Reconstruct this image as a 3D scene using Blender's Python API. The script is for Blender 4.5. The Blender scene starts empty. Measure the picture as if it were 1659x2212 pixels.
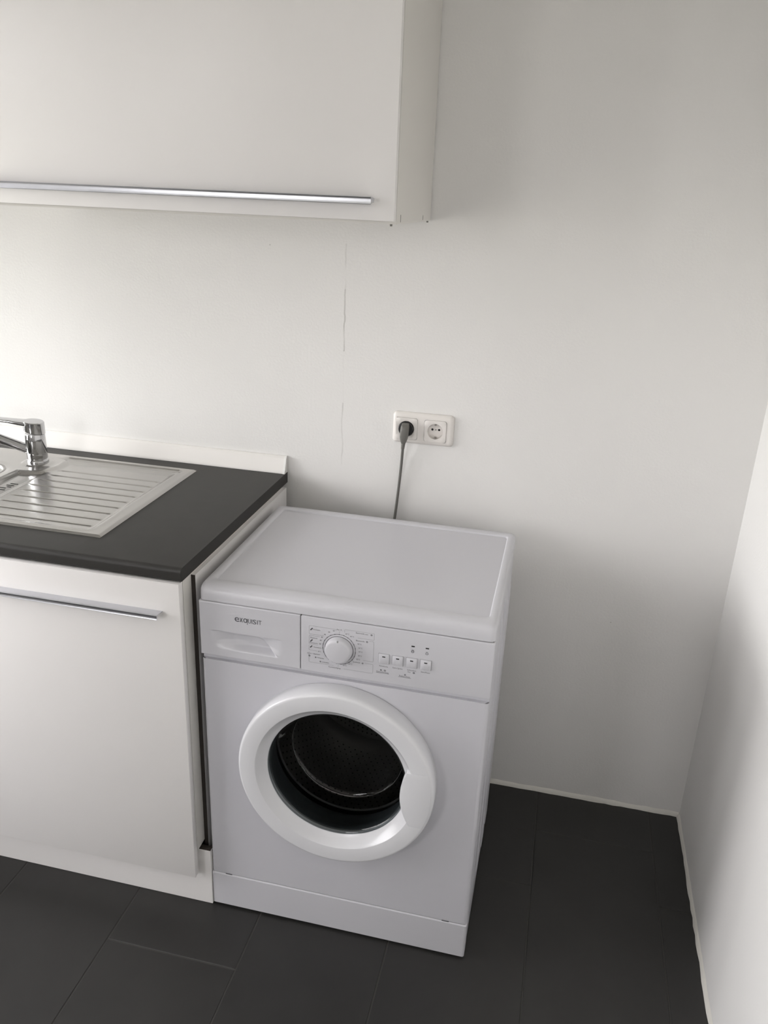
import bpy, bmesh, math, random
from mathutils import Vector, Matrix
random.seed(7)
S = bpy.context.scene
COL = S.collection
PI = math.pi

# ------------------------------------------------------------------ camera
def make_camera():
    C = Vector((0.66117, -1.95511, 1.58145))
    yaw, pit, rol, f = 0.210193, -0.372192, 0.041983, 1754.38
    cy, sy, cp, sp = math.cos(yaw), math.sin(yaw), math.cos(pit), math.sin(pit)
    fw = Vector((-sy*cp, cy*cp, sp))
    r0 = Vector((cy, sy, 0))
    u0 = r0.cross(fw)
    r = r0*math.cos(rol) + u0*math.sin(rol)
    u = u0*math.cos(rol) - r0*math.sin(rol)
    cam = bpy.data.cameras.new('camera')
    o = bpy.data.objects.new('camera', cam)
    COL.objects.link(o)
    m = Matrix(((r.x, u.x, -fw.x, C.x), (r.y, u.y, -fw.y, C.y), (r.z, u.z, -fw.z, C.z), (0, 0, 0, 1)))
    o.matrix_world = m
    cam.sensor_fit = 'HORIZONTAL'
    cam.sensor_width = 36.0
    cam.lens = f/1659*36.0
    cam.clip_start = 0.02
    S.camera = o
make_camera()

# ------------------------------------------------------------------ room numbers
RW = 1.121            # right wall
LW = -1.55            # left wall
FW = -3.3             # wall behind the camera
CH = 2.5              # ceiling
# daylight openings: (wall, from, to, sill, head); unseen, number and size fitted for their light, left of and behind the camera
WINS = [('left', -0.92, -0.05, 0.80, 1.60), ('left', -1.62, -0.92, 0.10, 2.25), ('left', -3.15, -1.85, 1.40, 2.22), ('front', -1.50, -0.80, 0.90, 2.25)]

# ------------------------------------------------------------------ world / daylight / exposure
def make_world():
    w = bpy.data.worlds.new('world')
    S.world = w
    w.use_nodes = True
    nt = w.node_tree
    nt.nodes.clear()
    out = nt.nodes.new('ShaderNodeOutputWorld')
    bg = nt.nodes.new('ShaderNodeBackground')
    tc = nt.nodes.new('ShaderNodeTexCoord')
    sep = nt.nodes.new('ShaderNodeSeparateXYZ')
    ramp = nt.nodes.new('ShaderNodeValToRGB')
    ramp.color_ramp.elements[0].position = 0.44
    ramp.color_ramp.elements[0].color = (0.34, 0.33, 0.30, 1)
    ramp.color_ramp.elements[1].position = 0.56
    ramp.color_ramp.elements[1].color = (1.0, 0.982, 1.0, 1)
    mp = nt.nodes.new('ShaderNodeMapRange')
    mp.inputs[1].default_value = -1; mp.inputs[2].default_value = 1
    nt.links.new(tc.outputs['Generated'], sep.inputs[0])
    nt.links.new(sep.outputs['Z'], mp.inputs[0])
    nt.links.new(mp.outputs[0], ramp.inputs[0])
    nt.links.new(ramp.outputs[0], bg.inputs['Color'])
    bg.inputs['Strength'].default_value = 6.0
    nt.links.new(bg.outputs[0], out.inputs[0])
make_world()
def portal(wall, a, b, z0, z1):
    l = bpy.data.lights.new('window_portal', 'AREA')
    l.shape = 'RECTANGLE'
    l.cycles.is_portal = True
    o = bpy.data.objects.new('window_portal', l)
    if wall == 'left':
        l.size, l.size_y = z1-z0, b-a
        o.location = (LW-0.22, (a+b)/2, (z0+z1)/2)
        o.rotation_euler = (0, -PI/2, 0)
    else:
        l.size, l.size_y = b-a, z1-z0
        o.location = ((a+b)/2, FW-0.22, (z0+z1)/2)
        o.rotation_euler = (PI/2, 0, 0)
    COL.objects.link(o)
for w_ in WINS: portal(*w_)
S.view_settings.view_transform = 'Standard'
S.view_settings.look = 'None'
S.view_settings.gamma = 1.0
S.view_settings.use_curve_mapping = False
S.view_settings.exposure = 2.02

# ------------------------------------------------------------------ materials
def mat(name, col, rough=0.5, metal=0.0, bump=None, var=None, spec=0.5, coat=0.0, aniso=None):
    m = bpy.data.materials.new(name)
    m.use_nodes = True
    nt = m.node_tree
    b = nt.nodes['Principled BSDF']
    b.inputs['Base Color'].default_value = (*col, 1)
    b.inputs['Roughness'].default_value = rough
    b.inputs['Metallic'].default_value = metal
    b.inputs['Specular IOR Level'].default_value = spec
    b.inputs['Coat Weight'].default_value = coat
    tc = nt.nodes.new('ShaderNodeTexCoord')
    if var:
        sc, amt = var[0], var[1]
        n = nt.nodes.new('ShaderNodeTexNoise')
        n.inputs['Scale'].default_value = sc
        n.inputs['Detail'].default_value = 6
        mx = nt.nodes.new('ShaderNodeMix'); mx.data_type = 'RGBA'
        mx.inputs[6].default_value = (*[c*(1-amt) for c in col], 1)
        mx.inputs[7].default_value = (*[min(1, c*(1+amt)) for c in col], 1)
        nt.links.new(tc.outputs['Object'], n.inputs['Vector'])
        nt.links.new(n.outputs['Fac'], mx.inputs[0])
        nt.links.new(mx.outputs[2], b.inputs['Base Color'])
    if bump:
        sc, st, dist = bump
        n2 = nt.nodes.new('ShaderNodeTexNoise')
        n2.inputs['Scale'].default_value = sc
        n2.inputs['Detail'].default_value = 3
        if aniso:
            mpn = nt.nodes.new('ShaderNodeMapping')
            mpn.inputs['Scale'].default_value = aniso
            nt.links.new(tc.outputs['Object'], mpn.inputs[0])
            nt.links.new(mpn.outputs[0], n2.inputs['Vector'])
        else:
            nt.links.new(tc.outputs['Object'], n2.inputs['Vector'])
        bp = nt.nodes.new('ShaderNodeBump')
        bp.inputs['Strength'].default_value = st
        bp.inputs['Distance'].default_value = dist
        nt.links.new(n2.outputs['Fac'], bp.inputs['Height'])
        nt.links.new(bp.outputs[0], b.inputs['Normal'])
    return m

def clear_mat(name, tint, rough=0.02):
    m = bpy.data.materials.new(name)
    m.use_nodes = True
    nt = m.node_tree
    nt.nodes.clear()
    out = nt.nodes.new('ShaderNodeOutputMaterial')
    tr = nt.nodes.new('ShaderNodeBsdfTransparent'); tr.inputs[0].default_value = (*tint, 1)
    gl = nt.nodes.new('ShaderNodeBsdfGlossy'); gl.inputs['Roughness'].default_value = rough
    fr = nt.nodes.new('ShaderNodeFresnel'); fr.inputs[0].default_value = 1.5
    mx = nt.nodes.new('ShaderNodeMixShader')
    nt.links.new(fr.outputs[0], mx.inputs[0])
    nt.links.new(tr.outputs[0], mx.inputs[1])
    nt.links.new(gl.outputs[0], mx.inputs[2])
    nt.links.new(mx.outputs[0], out.inputs[0])
    return m

M = {}
def wall_material(name, col, crack=False):
    m = mat(name, col, 0.85, bump=(170, 0.22, 0.002), var=(3.0, 0.012), spec=0.2)
    if not crack:
        return m
    # a hairline crack, a patch of grey smudge and a few specks that belong to the plaster
    nt = m.node_tree
    b = nt.nodes['Principled BSDF']
    src = b.inputs['Base Color'].links[0].from_socket
    tc = nt.nodes.new('ShaderNodeTexCoord')
    sep = nt.nodes.new('ShaderNodeSeparateXYZ')
    nt.links.new(tc.outputs['Object'], sep.inputs[0])
    def math_(op, a, bb=None, c=None):
        n = nt.nodes.new('ShaderNodeMath'); n.operation = op
        for i, v in enumerate((a, bb, c)):
            if v is None: continue
            if isinstance(v, (int, float)): n.inputs[i].default_value = v
            else: nt.links.new(v, n.inputs[i])
        return n.outputs[0]
    nz = nt.nodes.new('ShaderNodeTexNoise'); nz.noise_dimensions = '1D'
    nz.inputs['Scale'].default_value = 14; nz.inputs['Detail'].default_value = 4
    nt.links.new(sep.outputs['Z'], nz.inputs['W'])
    wob = math_('MULTIPLY', math_('SUBTRACT', nz.outputs['Fac'], 0.5), 0.008)
    dx = math_('ABSOLUTE', math_('SUBTRACT', math_('SUBTRACT', sep.outputs['X'], 0.1250), wob))
    line = math_('SUBTRACT', 1.0, math_('MINIMUM', math_('DIVIDE', dx, 0.0026), 1.0))
    nz2 = nt.nodes.new('ShaderNodeTexNoise'); nz2.noise_dimensions = '1D'
    nz2.inputs['Scale'].default_value = 9; nz2.inputs['Detail'].default_value = 2
    nt.links.new(sep.outputs['Z'], nz2.inputs['W'])
    gate = math_('MULTIPLY', math_('GREATER_THAN', sep.outputs['Z'], 0.92), math_('LESS_THAN', sep.outputs['Z'], 1.47))
    gap = math_('MULTIPLY', math_('GREATER_THAN', sep.outputs['Z'], 1.085), math_('LESS_THAN', sep.outputs['Z'], 1.215))
    gate = math_('SUBTRACT', gate, math_('MULTIPLY', gap, 0.85))
    dark = math_('MULTIPLY', math_('GREATER_THAN', sep.outputs['Z'], 1.215), math_('LESS_THAN', sep.outputs['Z'], 1.365))
    gate = math_('MULTIPLY', gate, math_('ADD', 0.55, math_('MULTIPLY', dark, 0.6)))
    strength = math_('MULTIPLY', math_('MULTIPLY', line, gate), math_('MULTIPLY', math_('MAXIMUM', math_('SUBTRACT', nz2.outputs['Fac'], 0.25), 0.0), 1.9))
    mx = nt.nodes.new('ShaderNodeMix'); mx.data_type = 'RGBA'
    nt.links.new(math_('MINIMUM', strength, 0.5), mx.inputs[0])
    nt.links.new(src, mx.inputs[6])
    mx.inputs[7].default_value = (0.33, 0.32, 0.29, 1)
    # specks
    vo = nt.nodes.new('ShaderNodeTexVoronoi'); vo.inputs['Scale'].default_value = 8
    nt.links.new(tc.outputs['Object'], vo.inputs['Vector'])
    sp = math_('MULTIPLY', math_('LESS_THAN', vo.outputs['Distance'], 0.014), 0.5)
    mx2 = nt.nodes.new('ShaderNodeMix'); mx2.data_type = 'RGBA'
    nt.links.new(sp, mx2.inputs[0])
    nt.links.new(mx.outputs[2], mx2.inputs[6])
    mx2.inputs[7].default_value = (0.36, 0.35, 0.32, 1)
    nt.links.new(mx2.outputs[2], b.inputs['Base Color'])
    return m

M['wall'] = wall_material('wall_paint', (0.80, 0.788, 0.774))
M['wall_back'] = wall_material('back_wall_paint', (0.80, 0.788, 0.774), crack=True)
M['ceiling'] = mat('ceiling_paint', (0.82, 0.81, 0.79), 0.9)
M['caulk'] = mat('white_caulk', (0.78, 0.76, 0.71), 0.5, bump=(90, 0.3, 0.002))
M['tile'] = mat('anthracite_tile', (0.025, 0.0243, 0.023), 0.42, bump=(55, 0.10, 0.002), var=(9, 0.22))
M['grout'] = mat('grey_grout', (0.060, 0.058, 0.054), 0.9, bump=(300, 0.3, 0.001))
M['enamel'] = mat('white_enamel', (0.595, 0.59, 0.628), 0.28, var=(5, 0.006))
M['plastic'] = mat('white_plastic', (0.61, 0.605, 0.64), 0.32, var=(6, 0.006))
M['door_ring'] = mat('glossy_white_plastic', (0.73, 0.73, 0.755), 0.18)
M['front'] = mat('cream_white_laminate', (0.83, 0.81, 0.80), 0.38, bump=(240, 0.05, 0.001), var=(2, 0.008))
M['carcass'] = mat('white_carcass', (0.72, 0.70, 0.665), 0.45, bump=(200, 0.06, 0.001))
M['dark_edge'] = mat('raw_dark_board_edge', (0.035, 0.028, 0.024), 0.8, bump=(300, 0.4, 0.001))
M['worktop'] = mat('anthracite_laminate', (0.028, 0.0265, 0.0245), 0.45, bump=(420, 0.12, 0.0008), var=(26, 0.18), spec=0.32)
M['upstand'] = mat('white_pvc', (0.80, 0.775, 0.75), 0.35)
M['upstand_cap'] = mat('white_pvc_cap', (0.83, 0.82, 0.80), 0.4)
M['steel'] = mat('brushed_steel', (0.47, 0.46, 0.445), 0.23, 1.0, bump=(60, 0.03, 0.0004), aniso=(2, 40, 40))
M['bowl_steel'] = mat('shaded_bowl_steel', (0.30, 0.295, 0.28), 0.34, 1.0)  # darker copy of the steel, shade inside the bowl put into the colour
M['chrome'] = mat('chrome', (0.52, 0.52, 0.53), 0.07, 1.0)
M['alu'] = mat('brushed_aluminium', (0.66, 0.67, 0.71), 0.30, 1.0, bump=(80, 0.06, 0.0005), aniso=(2, 60, 60))
M['rubber'] = mat('dark_grey_rubber', (0.085, 0.092, 0.097), 0.42)
M['drum'] = mat('drum_steel', (0.42, 0.40, 0.38), 0.30, 1.0, bump=(30, 0.1, 0.001))
M['black'] = mat('black_plastic', (0.012, 0.012, 0.013), 0.4)
M['print'] = mat('grey_print', (0.11, 0.11, 0.12), 0.6)
M['print_light'] = mat('light_grey_print', (0.33, 0.33, 0.34), 0.6)
M['logo'] = mat('dark_print', (0.075, 0.075, 0.085), 0.5)
M['socket'] = mat('aged_white_plastic', (0.80, 0.765, 0.735), 0.28)
M['cable'] = mat('grey_cable_plastic', (0.155, 0.150, 0.138), 0.5)
M['hole'] = mat('dark_recess', (0.01, 0.01, 0.01), 0.8)
M['contact'] = mat('contact_metal', (0.45, 0.43, 0.40), 0.35, 1.0)
M['glass'] = clear_mat('door_glass', (0.62, 0.65, 0.66))
M['pane'] = clear_mat('window_glass', (0.95, 0.96, 0.95))
M['tinted'] = clear_mat('dimming_window_glass', (0.62, 0.62, 0.62))  # added tint that weakens daylight through two of the unseen openings
M['seam'] = mat('dark_seam', (0.10, 0.095, 0.09), 0.8)

# ------------------------------------------------------------------ helpers
class MB:
    """collects shapes, builds ONE mesh object"""
    def __init__(self):
        self.bm = bmesh.new()
    def box(self, x0, x1, y0, y1, z0, z1, bev=0.0, seg=2):
        t = bmesh.new()
        bmesh.ops.create_cube(t, size=1)
        for v in t.verts:
            v.co = Vector(((x0+x1)/2+v.co.x*(x1-x0), (y0+y1)/2+v.co.y*(y1-y0), (z0+z1)/2+v.co.z*(z1-z0)))
        if bev > 0:
            bmesh.ops.bevel(t, geom=list(t.edges), offset=bev, segments=seg, profile=0.5, affect='EDGES')
        self.merge(t)
        return self
    def merge(self, t):
        me = bpy.data.meshes.new('tmp')
        t.to_mesh(me); t.free()
        self.bm.from_mesh(me)
        bpy.data.meshes.remove(me)
    def loft(self, loops, close=True, cap0=False, cap1=False):
        bm = self.bm
        rows = [[bm.verts.new(p) for p in L] for L in loops]
        n = len(rows[0])
        for a, b in zip(rows, rows[1:]):
            for i in range(n if close else n-1):
                j = (i+1) % n
                try: bm.faces.new((a[i], a[j], b[j], b[i]))
                except ValueError: pass
        if cap0: bm.faces.new(rows[0])
        if cap1: bm.faces.new(list(reversed(rows[-1])))
        return self
    def lathe_y(self, prof, cx, cz, n=96, closed=False):
        """prof: list of (r, y); revolve about the y axis through (cx, cz)"""
        bm = self.bm
        rows = []
        for r, y in prof:
            if r < 1e-6:
                rows.append([bm.verts.new((cx, y, cz))])
            else:
                rows.append([bm.verts.new((cx+r*math.cos(2*PI*k/n), y, cz+r*math.sin(2*PI*k/n))) for k in range(n)])
        pairs = list(zip(rows, rows[1:]))
        if closed: pairs.append((rows[-1], rows[0]))
        for a, b in pairs:
            for k in range(n):
                j = (k+1) % n
                if len(a) == 1 and len(b) == 1: continue
                if len(a) == 1: bm.faces.new((a[0], b[j], b[k]))
                elif len(b) == 1: bm.faces.new((a[k], a[j], b[0]))
                else: bm.faces.new((a[k], a[j], b[j], b[k]))
        return self
    def lathe_z(self, prof, cx, cy, n=48):
        bm = self.bm
        rows = []
        for r, z in prof:
            if r < 1e-6: rows.append([bm.verts.new((cx, cy, z))])
            else: rows.append([bm.verts.new((cx+r*math.cos(2*PI*k/n), cy+r*math.sin(2*PI*k/n), z)) for k in range(n)])
        for a, b in zip(rows, rows[1:]):
            for k in range(n):
                j = (k+1) % n
                if len(a) == 1 and len(b) == 1: continue
                if len(a) == 1: bm.faces.new((a[0], b[k], b[j]))
                elif len(b) == 1: bm.faces.new((a[j], a[k], b[0]))
                else: bm.faces.new((a[j], a[k], b[k], b[j]))
        return self
    def tube(self, pts, rad, n=12, caps=True):
        pts = [Vector(p) for p in pts]
        loops = []
        prev = None
        for i, p in enumerate(pts):
            d = (pts[min(i+1, len(pts)-1)]-pts[max(i-1, 0)]).normalized()
            if prev is None:
                a = d.orthogonal().normalized()
            else:
                a = (prev-d*prev.dot(d)).normalized()
            prev = a
            b = d.cross(a)
            r = rad[i] if isinstance(rad, (list, tuple)) else rad
            loops.append([p+a*r*math.cos(2*PI*k/n)+b*r*math.sin(2*PI*k/n) for k in range(n)])
        self.loft(loops, True, caps, caps)
        return self
    def prism(self, pts, a0, a1, axis):
        """pts: 2-D outline; extruded along axis from a0 to a1. axis 0: pts=(y,z); 1: pts=(x,z); 2: pts=(x,y)"""
        def mk(p, a):
            return {0: (a, p[0], p[1]), 1: (p[0], a, p[1]), 2: (p[0], p[1], a)}[axis]
        self.loft([[mk(p, a0) for p in pts], [mk(p, a1) for p in pts]], True, True, True)
        return self
    def plate_hole(self, outer, inner, y):
        """flat plate in the xz plane at y with a hole"""
        bm = self.bm
        o = [bm.verts.new((p[0], y, p[1])) for p in outer]
        i = [bm.verts.new((p[0], y, p[1])) for p in inner]
        ed = []
        for L in (o, i):
            for k in range(len(L)):
                ed.append(bm.edges.new((L[k], L[(k+1) % len(L)])))
        bmesh.ops.triangle_fill(bm, edges=ed, use_beauty=True, use_dissolve=False)
        return self
    def text(self, s, x, z, size, y, center=False, sx=1.0):
        cu = bpy.data.curves.new('t', 'FONT')
        cu.body = s; cu.size = size; cu.resolution_u = 2
        if center: cu.align_x = 'CENTER'
        ob = bpy.data.objects.new('t', cu)
        COL.objects.link(ob)
        dg = bpy.context.evaluated_depsgraph_get()
        me = bpy.data.meshes.new_from_object(ob.evaluated_get(dg))
        t = bmesh.new(); t.from_mesh(me)
        for v in t.verts:
            v.co = Vector((x+v.co.x*sx, y, z+v.co.y))
        self.merge(t)
        bpy.data.objects.remove(ob); bpy.data.curves.remove(cu); bpy.data.meshes.remove(me)
        return self
    def text_fit(self, s, xa, xb, za, zb, y):
        t = MB().text(s, 0, 0, 1.0, y)
        xs = [v.co.x for v in t.bm.verts]; zs = [v.co.z for v in t.bm.verts]
        lx, hx, lz, hz = min(xs), max(xs), min(zs), max(zs)
        for v in t.bm.verts:
            v.co = Vector((xa+(v.co.x-lx)/(hx-lx)*(xb-xa), y, za+(v.co.z-lz)/(hz-lz)*(zb-za)))
        self.merge(t.bm)
        return self
    def build(self, name, m, parent=None, smooth=True, angle=35, label=None, fix=True, origin=True):
        bm = self.bm
        if fix:
            bmesh.ops.remove_doubles(bm, verts=list(bm.verts), dist=1e-6)
            bmesh.ops.recalc_face_normals(bm, faces=list(bm.faces))
        me = bpy.data.meshes.new(name)
        bm.to_mesh(me); bm.free()
        me.materials.append(M[m] if isinstance(m, str) else m)
        if smooth:
            me.shade_smooth()
            me.set_sharp_from_angle(angle=math.radians(angle))
        # origin at the lower centre of the piece
        xs = [v.co for v in me.vertices]
        c = Vector(((min(v.x for v in xs)+max(v.x for v in xs))/2, (min(v.y for v in xs)+max(v.y for v in xs))/2, min(v.z for v in xs)))
        if not origin: c = Vector((0, 0, 0))
        me.transform(Matrix.Translation(-c))
        o = bpy.data.objects.new(name, me)
        COL.objects.link(o)
        if parent is not None:
            o.parent = parent
            o.location = c - world_loc(parent)
        else:
            o.location = c
        if label: o['label'] = label
        return o

def world_loc(o):
    v = Vector(o.location)
    while o.parent is not None:
        o = o.parent
        v += Vector(o.location)
    return v
def thing(name, loc, label, cat, group=None):
    o = bpy.data.objects.new(name, None)
    o.empty_display_size = 0.05
    o.location = loc
    COL.objects.link(o)
    return tag(o, label, cat, group)
def tag(o, label, cat, group=None):
    o['label'] = label; o['category'] = cat
    if group: o['group'] = group
    return o
def struct(o):
    o['kind'] = 'structure'
    return o
def rrect(x0, x1, y0, y1, r, n=6):
    out = []
    for cx, cy, a in ((x1-r, y1-r, 0), (x0+r, y1-r, 90), (x0+r, y0+r, 180), (x1-r, y0+r, 270)):
        for k in range(n+1):
            t = math.radians(a+90*k/n)
            out.append((cx+r*math.cos(t), cy+r*math.sin(t)))
    return out
def sstep(a, b, x):
    t = max(0.0, min(1.0, (x-a)/(b-a)))
    return t*t*(3-2*t)

# ------------------------------------------------------------------ the room shell
T = 0.12
struct(MB().box(LW-T, RW+T, 0.0, T, -0.02, CH+T).build('wall_back', 'wall_back', origin=False))
struct(MB().box(RW, RW+T, FW, 0.0, -0.02, CH+T).build('wall_right', 'wall'))
D = 0.20
def pierced(m, wall, wins, lo, hi):
    # a thick wall with rectangular openings
    def put(a, b, z0, z1):
        if b-a < 1e-4 or z1-z0 < 1e-4: return
        if wall == 'left': m.box(LW-D, LW, a, b, z0, z1)
        else: m.box(a, b, FW-D, FW, z0, z1)
    cur = lo
    for a, b, z0, z1 in sorted(wins):
        put(cur, a, -0.02, CH+T)
        put(a, b, -0.02, z0)
        put(a, b, z1, CH+T)
        cur = b
    put(cur, hi, -0.02, CH+T)
    return m
struct(pierced(MB(), 'left', [w_[1:] for w_ in WINS if w_[0] == 'left'], FW, 0.0).build('wall_left', 'wall'))
struct(pierced(MB(), 'front', [w_[1:] for w_ in WINS if w_[0] == 'front'], LW-D, RW+T).build('wall_front', 'wall'))
struct(MB().box(LW, RW, FW, 0.0, CH, CH+0.1).build('ceiling', 'ceiling'))
for i_, (wall_, a_, b_, z0_, z1_) in enumerate(WINS):
    def at(m, u0, u1, v0, v1, d0, d1):
        if wall_ == 'left': m.box(LW-d1, LW-d0, u0, u1, v0, v1)
        else: m.box(u0, u1, FW-d1, FW-d0, v0, v1)
    m = MB()
    f_ = 0.05
    at(m, a_, a_+f_, z0_, z1_, 0.09, 0.15); at(m, b_-f_, b_, z0_, z1_, 0.09, 0.15)
    at(m, a_+f_, b_-f_, z0_, z0_+f_, 0.09, 0.15); at(m, a_+f_, b_-f_, z1_-f_, z1_, 0.09, 0.15)
    wo = struct(m.build('window_%d' % (i_+1), 'upstand', smooth=False))
    m = MB()
    at(m, a_+f_, b_-f_, z0_+f_, z1_-f_, 0.120, 0.124)
    m.build('pane', 'tinted' if i_ in (1, 3) else 'pane', wo, smooth=False)

# floor: grout bed with separately laid tiles
floor = struct(MB().box(LW, RW, FW, 0.0, -0.05, -0.0014).build('floor', 'grout', smooth=False))
PX, X0, G = 0.30663, -0.18765, 0.0032
TL = 0.60
joint = {0: -0.763, 3: -0.163, -1: -0.46, 1: -0.46, 2: -0.36, 4: -0.345, -2: -0.763, -3: -0.163}
k = -6
while X0+k*PX < RW:
    xa, xb = X0+k*PX+G/2, X0+(k+1)*PX-G/2
    xa, xb = max(xa, LW+0.001), min(xb, RW-0.0015)
    if xb-xa > 0.01:
        y = joint.get(k, -0.3*(k % 2)-0.15)
        while y < 0: y += TL
        while y > FW:
            ya, yb = max(y-TL+G/2, FW+0.001), min(y-G/2, -0.0015)
            if yb-ya > 0.01:
                b = 0.0008
                dz = random.uniform(-0.0002, 0.0002)
                m = MB()
                m.loft([[(p[0], p[1], z) for p in ((xa+i, ya+i), (xb-i, ya+i), (xb-i, yb-i), (xa+i, yb-i))]
                        for i, z in ((0, -0.0016), (0, -b+dz), (b, dz))], True, False, True)
                m.build('tile', 'tile', floor, smooth=False)
            y -= TL
    k += 1
# caulk beads between the floor and the walls
def bead(name, pts, nrm):
    m = MB()
    loops = []
    for i, p in enumerate(pts):
        w = 0.006+random.uniform(-0.0012, 0.0015); h = 0.012+random.uniform(-0.0015, 0.002)
        px, py = p
        prof = [(0, 0), (w, 0), (w*0.8, h*0.45), (w*0.35, h*0.85), (0, h)]
        loops.append([(px+nrm[0]*a, py+nrm[1]*a, z) for a, z in prof])
    m.loft(loops, True, True, True)
    return struct(m.build(name, 'caulk'))
bead('baseboard_back', [(LW+0.01+(RW-0.002-LW-0.01)*i/120, -0.0002) for i in range(121)], (0, -1))
bead('baseboard_right', [(RW-0.0002, -0.007+(FW+0.05)*i/130) for i in range(131)], (-1, 0))

# ------------------------------------------------------------------ washing machine
MW, MH, MF, MBK = 0.598, 0.840, -0.6079, -0.1330
wm = thing('washing_machine', (MW/2, (MF+MBK)/2, 0.0), 'white front-loading washing machine with a round porthole door, plugged in beside the dark worktop', 'washing machine')
DCX, DCZ = 0.2995, 0.4530
# sheet-metal shell: sides, back, bottom; ribbed right side
sh = MB()
def ribbed(xo, sgn, h):
    # outline in plan; h = how far the pressed ribs stand out
    prof = [(xo-sgn*0.001, MF+0.0095), (xo, MF+0.014), (xo, MF+0.046)]
    y = MF+0.046
    for q in (0.36, 0.68, 1.0, 1.0):
        prof += [(xo+sgn*h*q, y+0.003), (xo+sgn*h*q, y+0.050), (xo+sgn*h*(q-0.35), y+0.056), (xo+sgn*h*(q-0.35), y+0.080)]
        y += 0.080
    prof += [(xo, MBK-0.02), (xo-sgn*0.001, MBK)]
    return prof+[(xo-sgn*0.007, MBK), (xo-sgn*0.007, MF+0.0095)]
def side(xo, sgn, h):
    sh.loft([[(p[0], p[1], z) for p in ribbed(xo, sgn, hh)] for z, hh in ((0.014, 0), (0.105, 0), (0.130, h), (0.770, h), (0.795, 0), (0.8065, 0))], True, True, True)
side(MW-0.0005, 1, 0.0058)
side(0.0005, -1, 0.0)
sh.box(0.0075, MW-0.0075, MBK-0.004, MBK, 0.014, 0.8065)
sh.box(0.0075, MW-0.0075, MF+0.012, MBK-0.004, 0.014, 0.020)
sh.build('side_shell', 'enamel', wm)
# front panel with the porthole hole and rounded vertical edges
fp = MB()
Z0, Z1 = 0.0995, 0.672
n = 96
circ = [(DCX+0.178*math.cos(2*PI*i/n), DCZ+0.178*math.sin(2*PI*i/n)) for i in range(n)]
e = 0.009
fp.plate_hole([(e, Z0), (MW-e, Z0), (MW-e, Z1), (e, Z1)], circ, MF)
for xe, s in ((e, -1), (MW-e, 1)):
    pr = [(xe+s*e*math.sin(t), MF+e-e*math.cos(t)) for t in [i*PI/2/6 for i in range(7)]]
    fp.loft([[(p[0], p[1], Z0) for p in pr], [(p[0], p[1], Z1) for p in pr]], False)
# turned-in top and bottom lips
fp.loft([[(e, MF, Z1), (MW-e, MF, Z1)], [(0.002, MF+e, Z1), (MW-0.002, MF+e, Z1)]], False)
fp.loft([[(c[0], MF, c[1]) for c in circ], [(c[0], MF+0.012, c[1]) for c in circ]], True)
fp.build('front_panel', 'enamel', wm)
# recess strip behind the groove under the control panel
MB().box(0.0012, MW-0.0012, MF+0.0085, MF+0.0115, 0.660, 0.700).build('groove_strip', 'enamel', wm)
# kick plate
kp = MB()
kp.loft([[(p[0], p[1], z) for p in rrect(i, MW-i, MF-0.002+i, MF+0.04, 0.005, 5)] for z, i in ((0.006, 0.0), (0.0955, 0.0), (0.0980, 0.0022))], True, True, True)
kick = kp.build('kick_plate', 'plastic', wm)
for xs in (0.042, 0.550):
    MB().box(xs-0.008, xs+0.008, MF-0.0012, MF+0.003, 0.0976, 0.1000, 0.0004, 1).build('clip_slot', 'print', kick)
for fx in (0.05, MW-0.05):
    for fy in (MF+0.07, MBK-0.05):
        MB().lathe_z([(0, 0), (0.021, 0), (0.021, 0.006), (0.009, 0.008), (0.009, 0.0145), (0, 0.0145)], fx, fy, 20).build('foot', 'black', wm)
# lid: rounded front edge and a raised rim around a sunken top panel
lid = MB()
LZ = 0.8085
levels = [(LZ, 0.0, 0.0), (0.8200, 0.0006, 0.0), (0.8280, 0.0020, 0.0), (0.8330, 0.0045, 0.0006), (0.8368, 0.0085, 0.0018), (0.8390, 0.0135, 0.0034), (0.8400, 0.0195, 0.0060)]
loops = [[(p[0], p[1], z) for p in rrect(s, MW-s, MF+f, MBK-s*0.6, 0.012, 6)] for z, f, s in levels]
inn = lambda i, z: [(p[0], p[1], z) for p in rrect(0.019+i, MW-0.0165-i, MF+0.036+i, MBK-0.022-i, 0.009, 6)]
loops += [inn(0, 0.8400), inn(0.0012, 0.8393), inn(0.003, 0.8358)]
lid.loft(loops, True)
lid_o = lid.build('lid', 'plastic', wm, angle=50)
tp = MB()
tp.loft([inn(0.0028, 0.8320), inn(0.0028, 0.8362)], True, True, True)
tp.build('top_panel', 'enamel', wm, smooth=False)
# control panel (right of the drawer)
PY = MF-0.0025
PZ0, PZ1 = 0.684, 0.8068
DX = 0.2155
cp = MB()
def panel_levels(x0, x1, r):
    return [[(p[0], y, p[1]) for p in rrect(x0+i, x1-i, PZ0+i, PZ1-i, r, 4)] for y, i in ((MF+0.013, 0.0), (PY+0.0015, 0.0), (PY+0.0004, 0.0005), (PY, 0.0016))]
cp.loft(panel_levels(DX+0.0008, MW, 0.003), True, True, True)
panel = cp.build('control_panel', 'plastic', wm)
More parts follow.
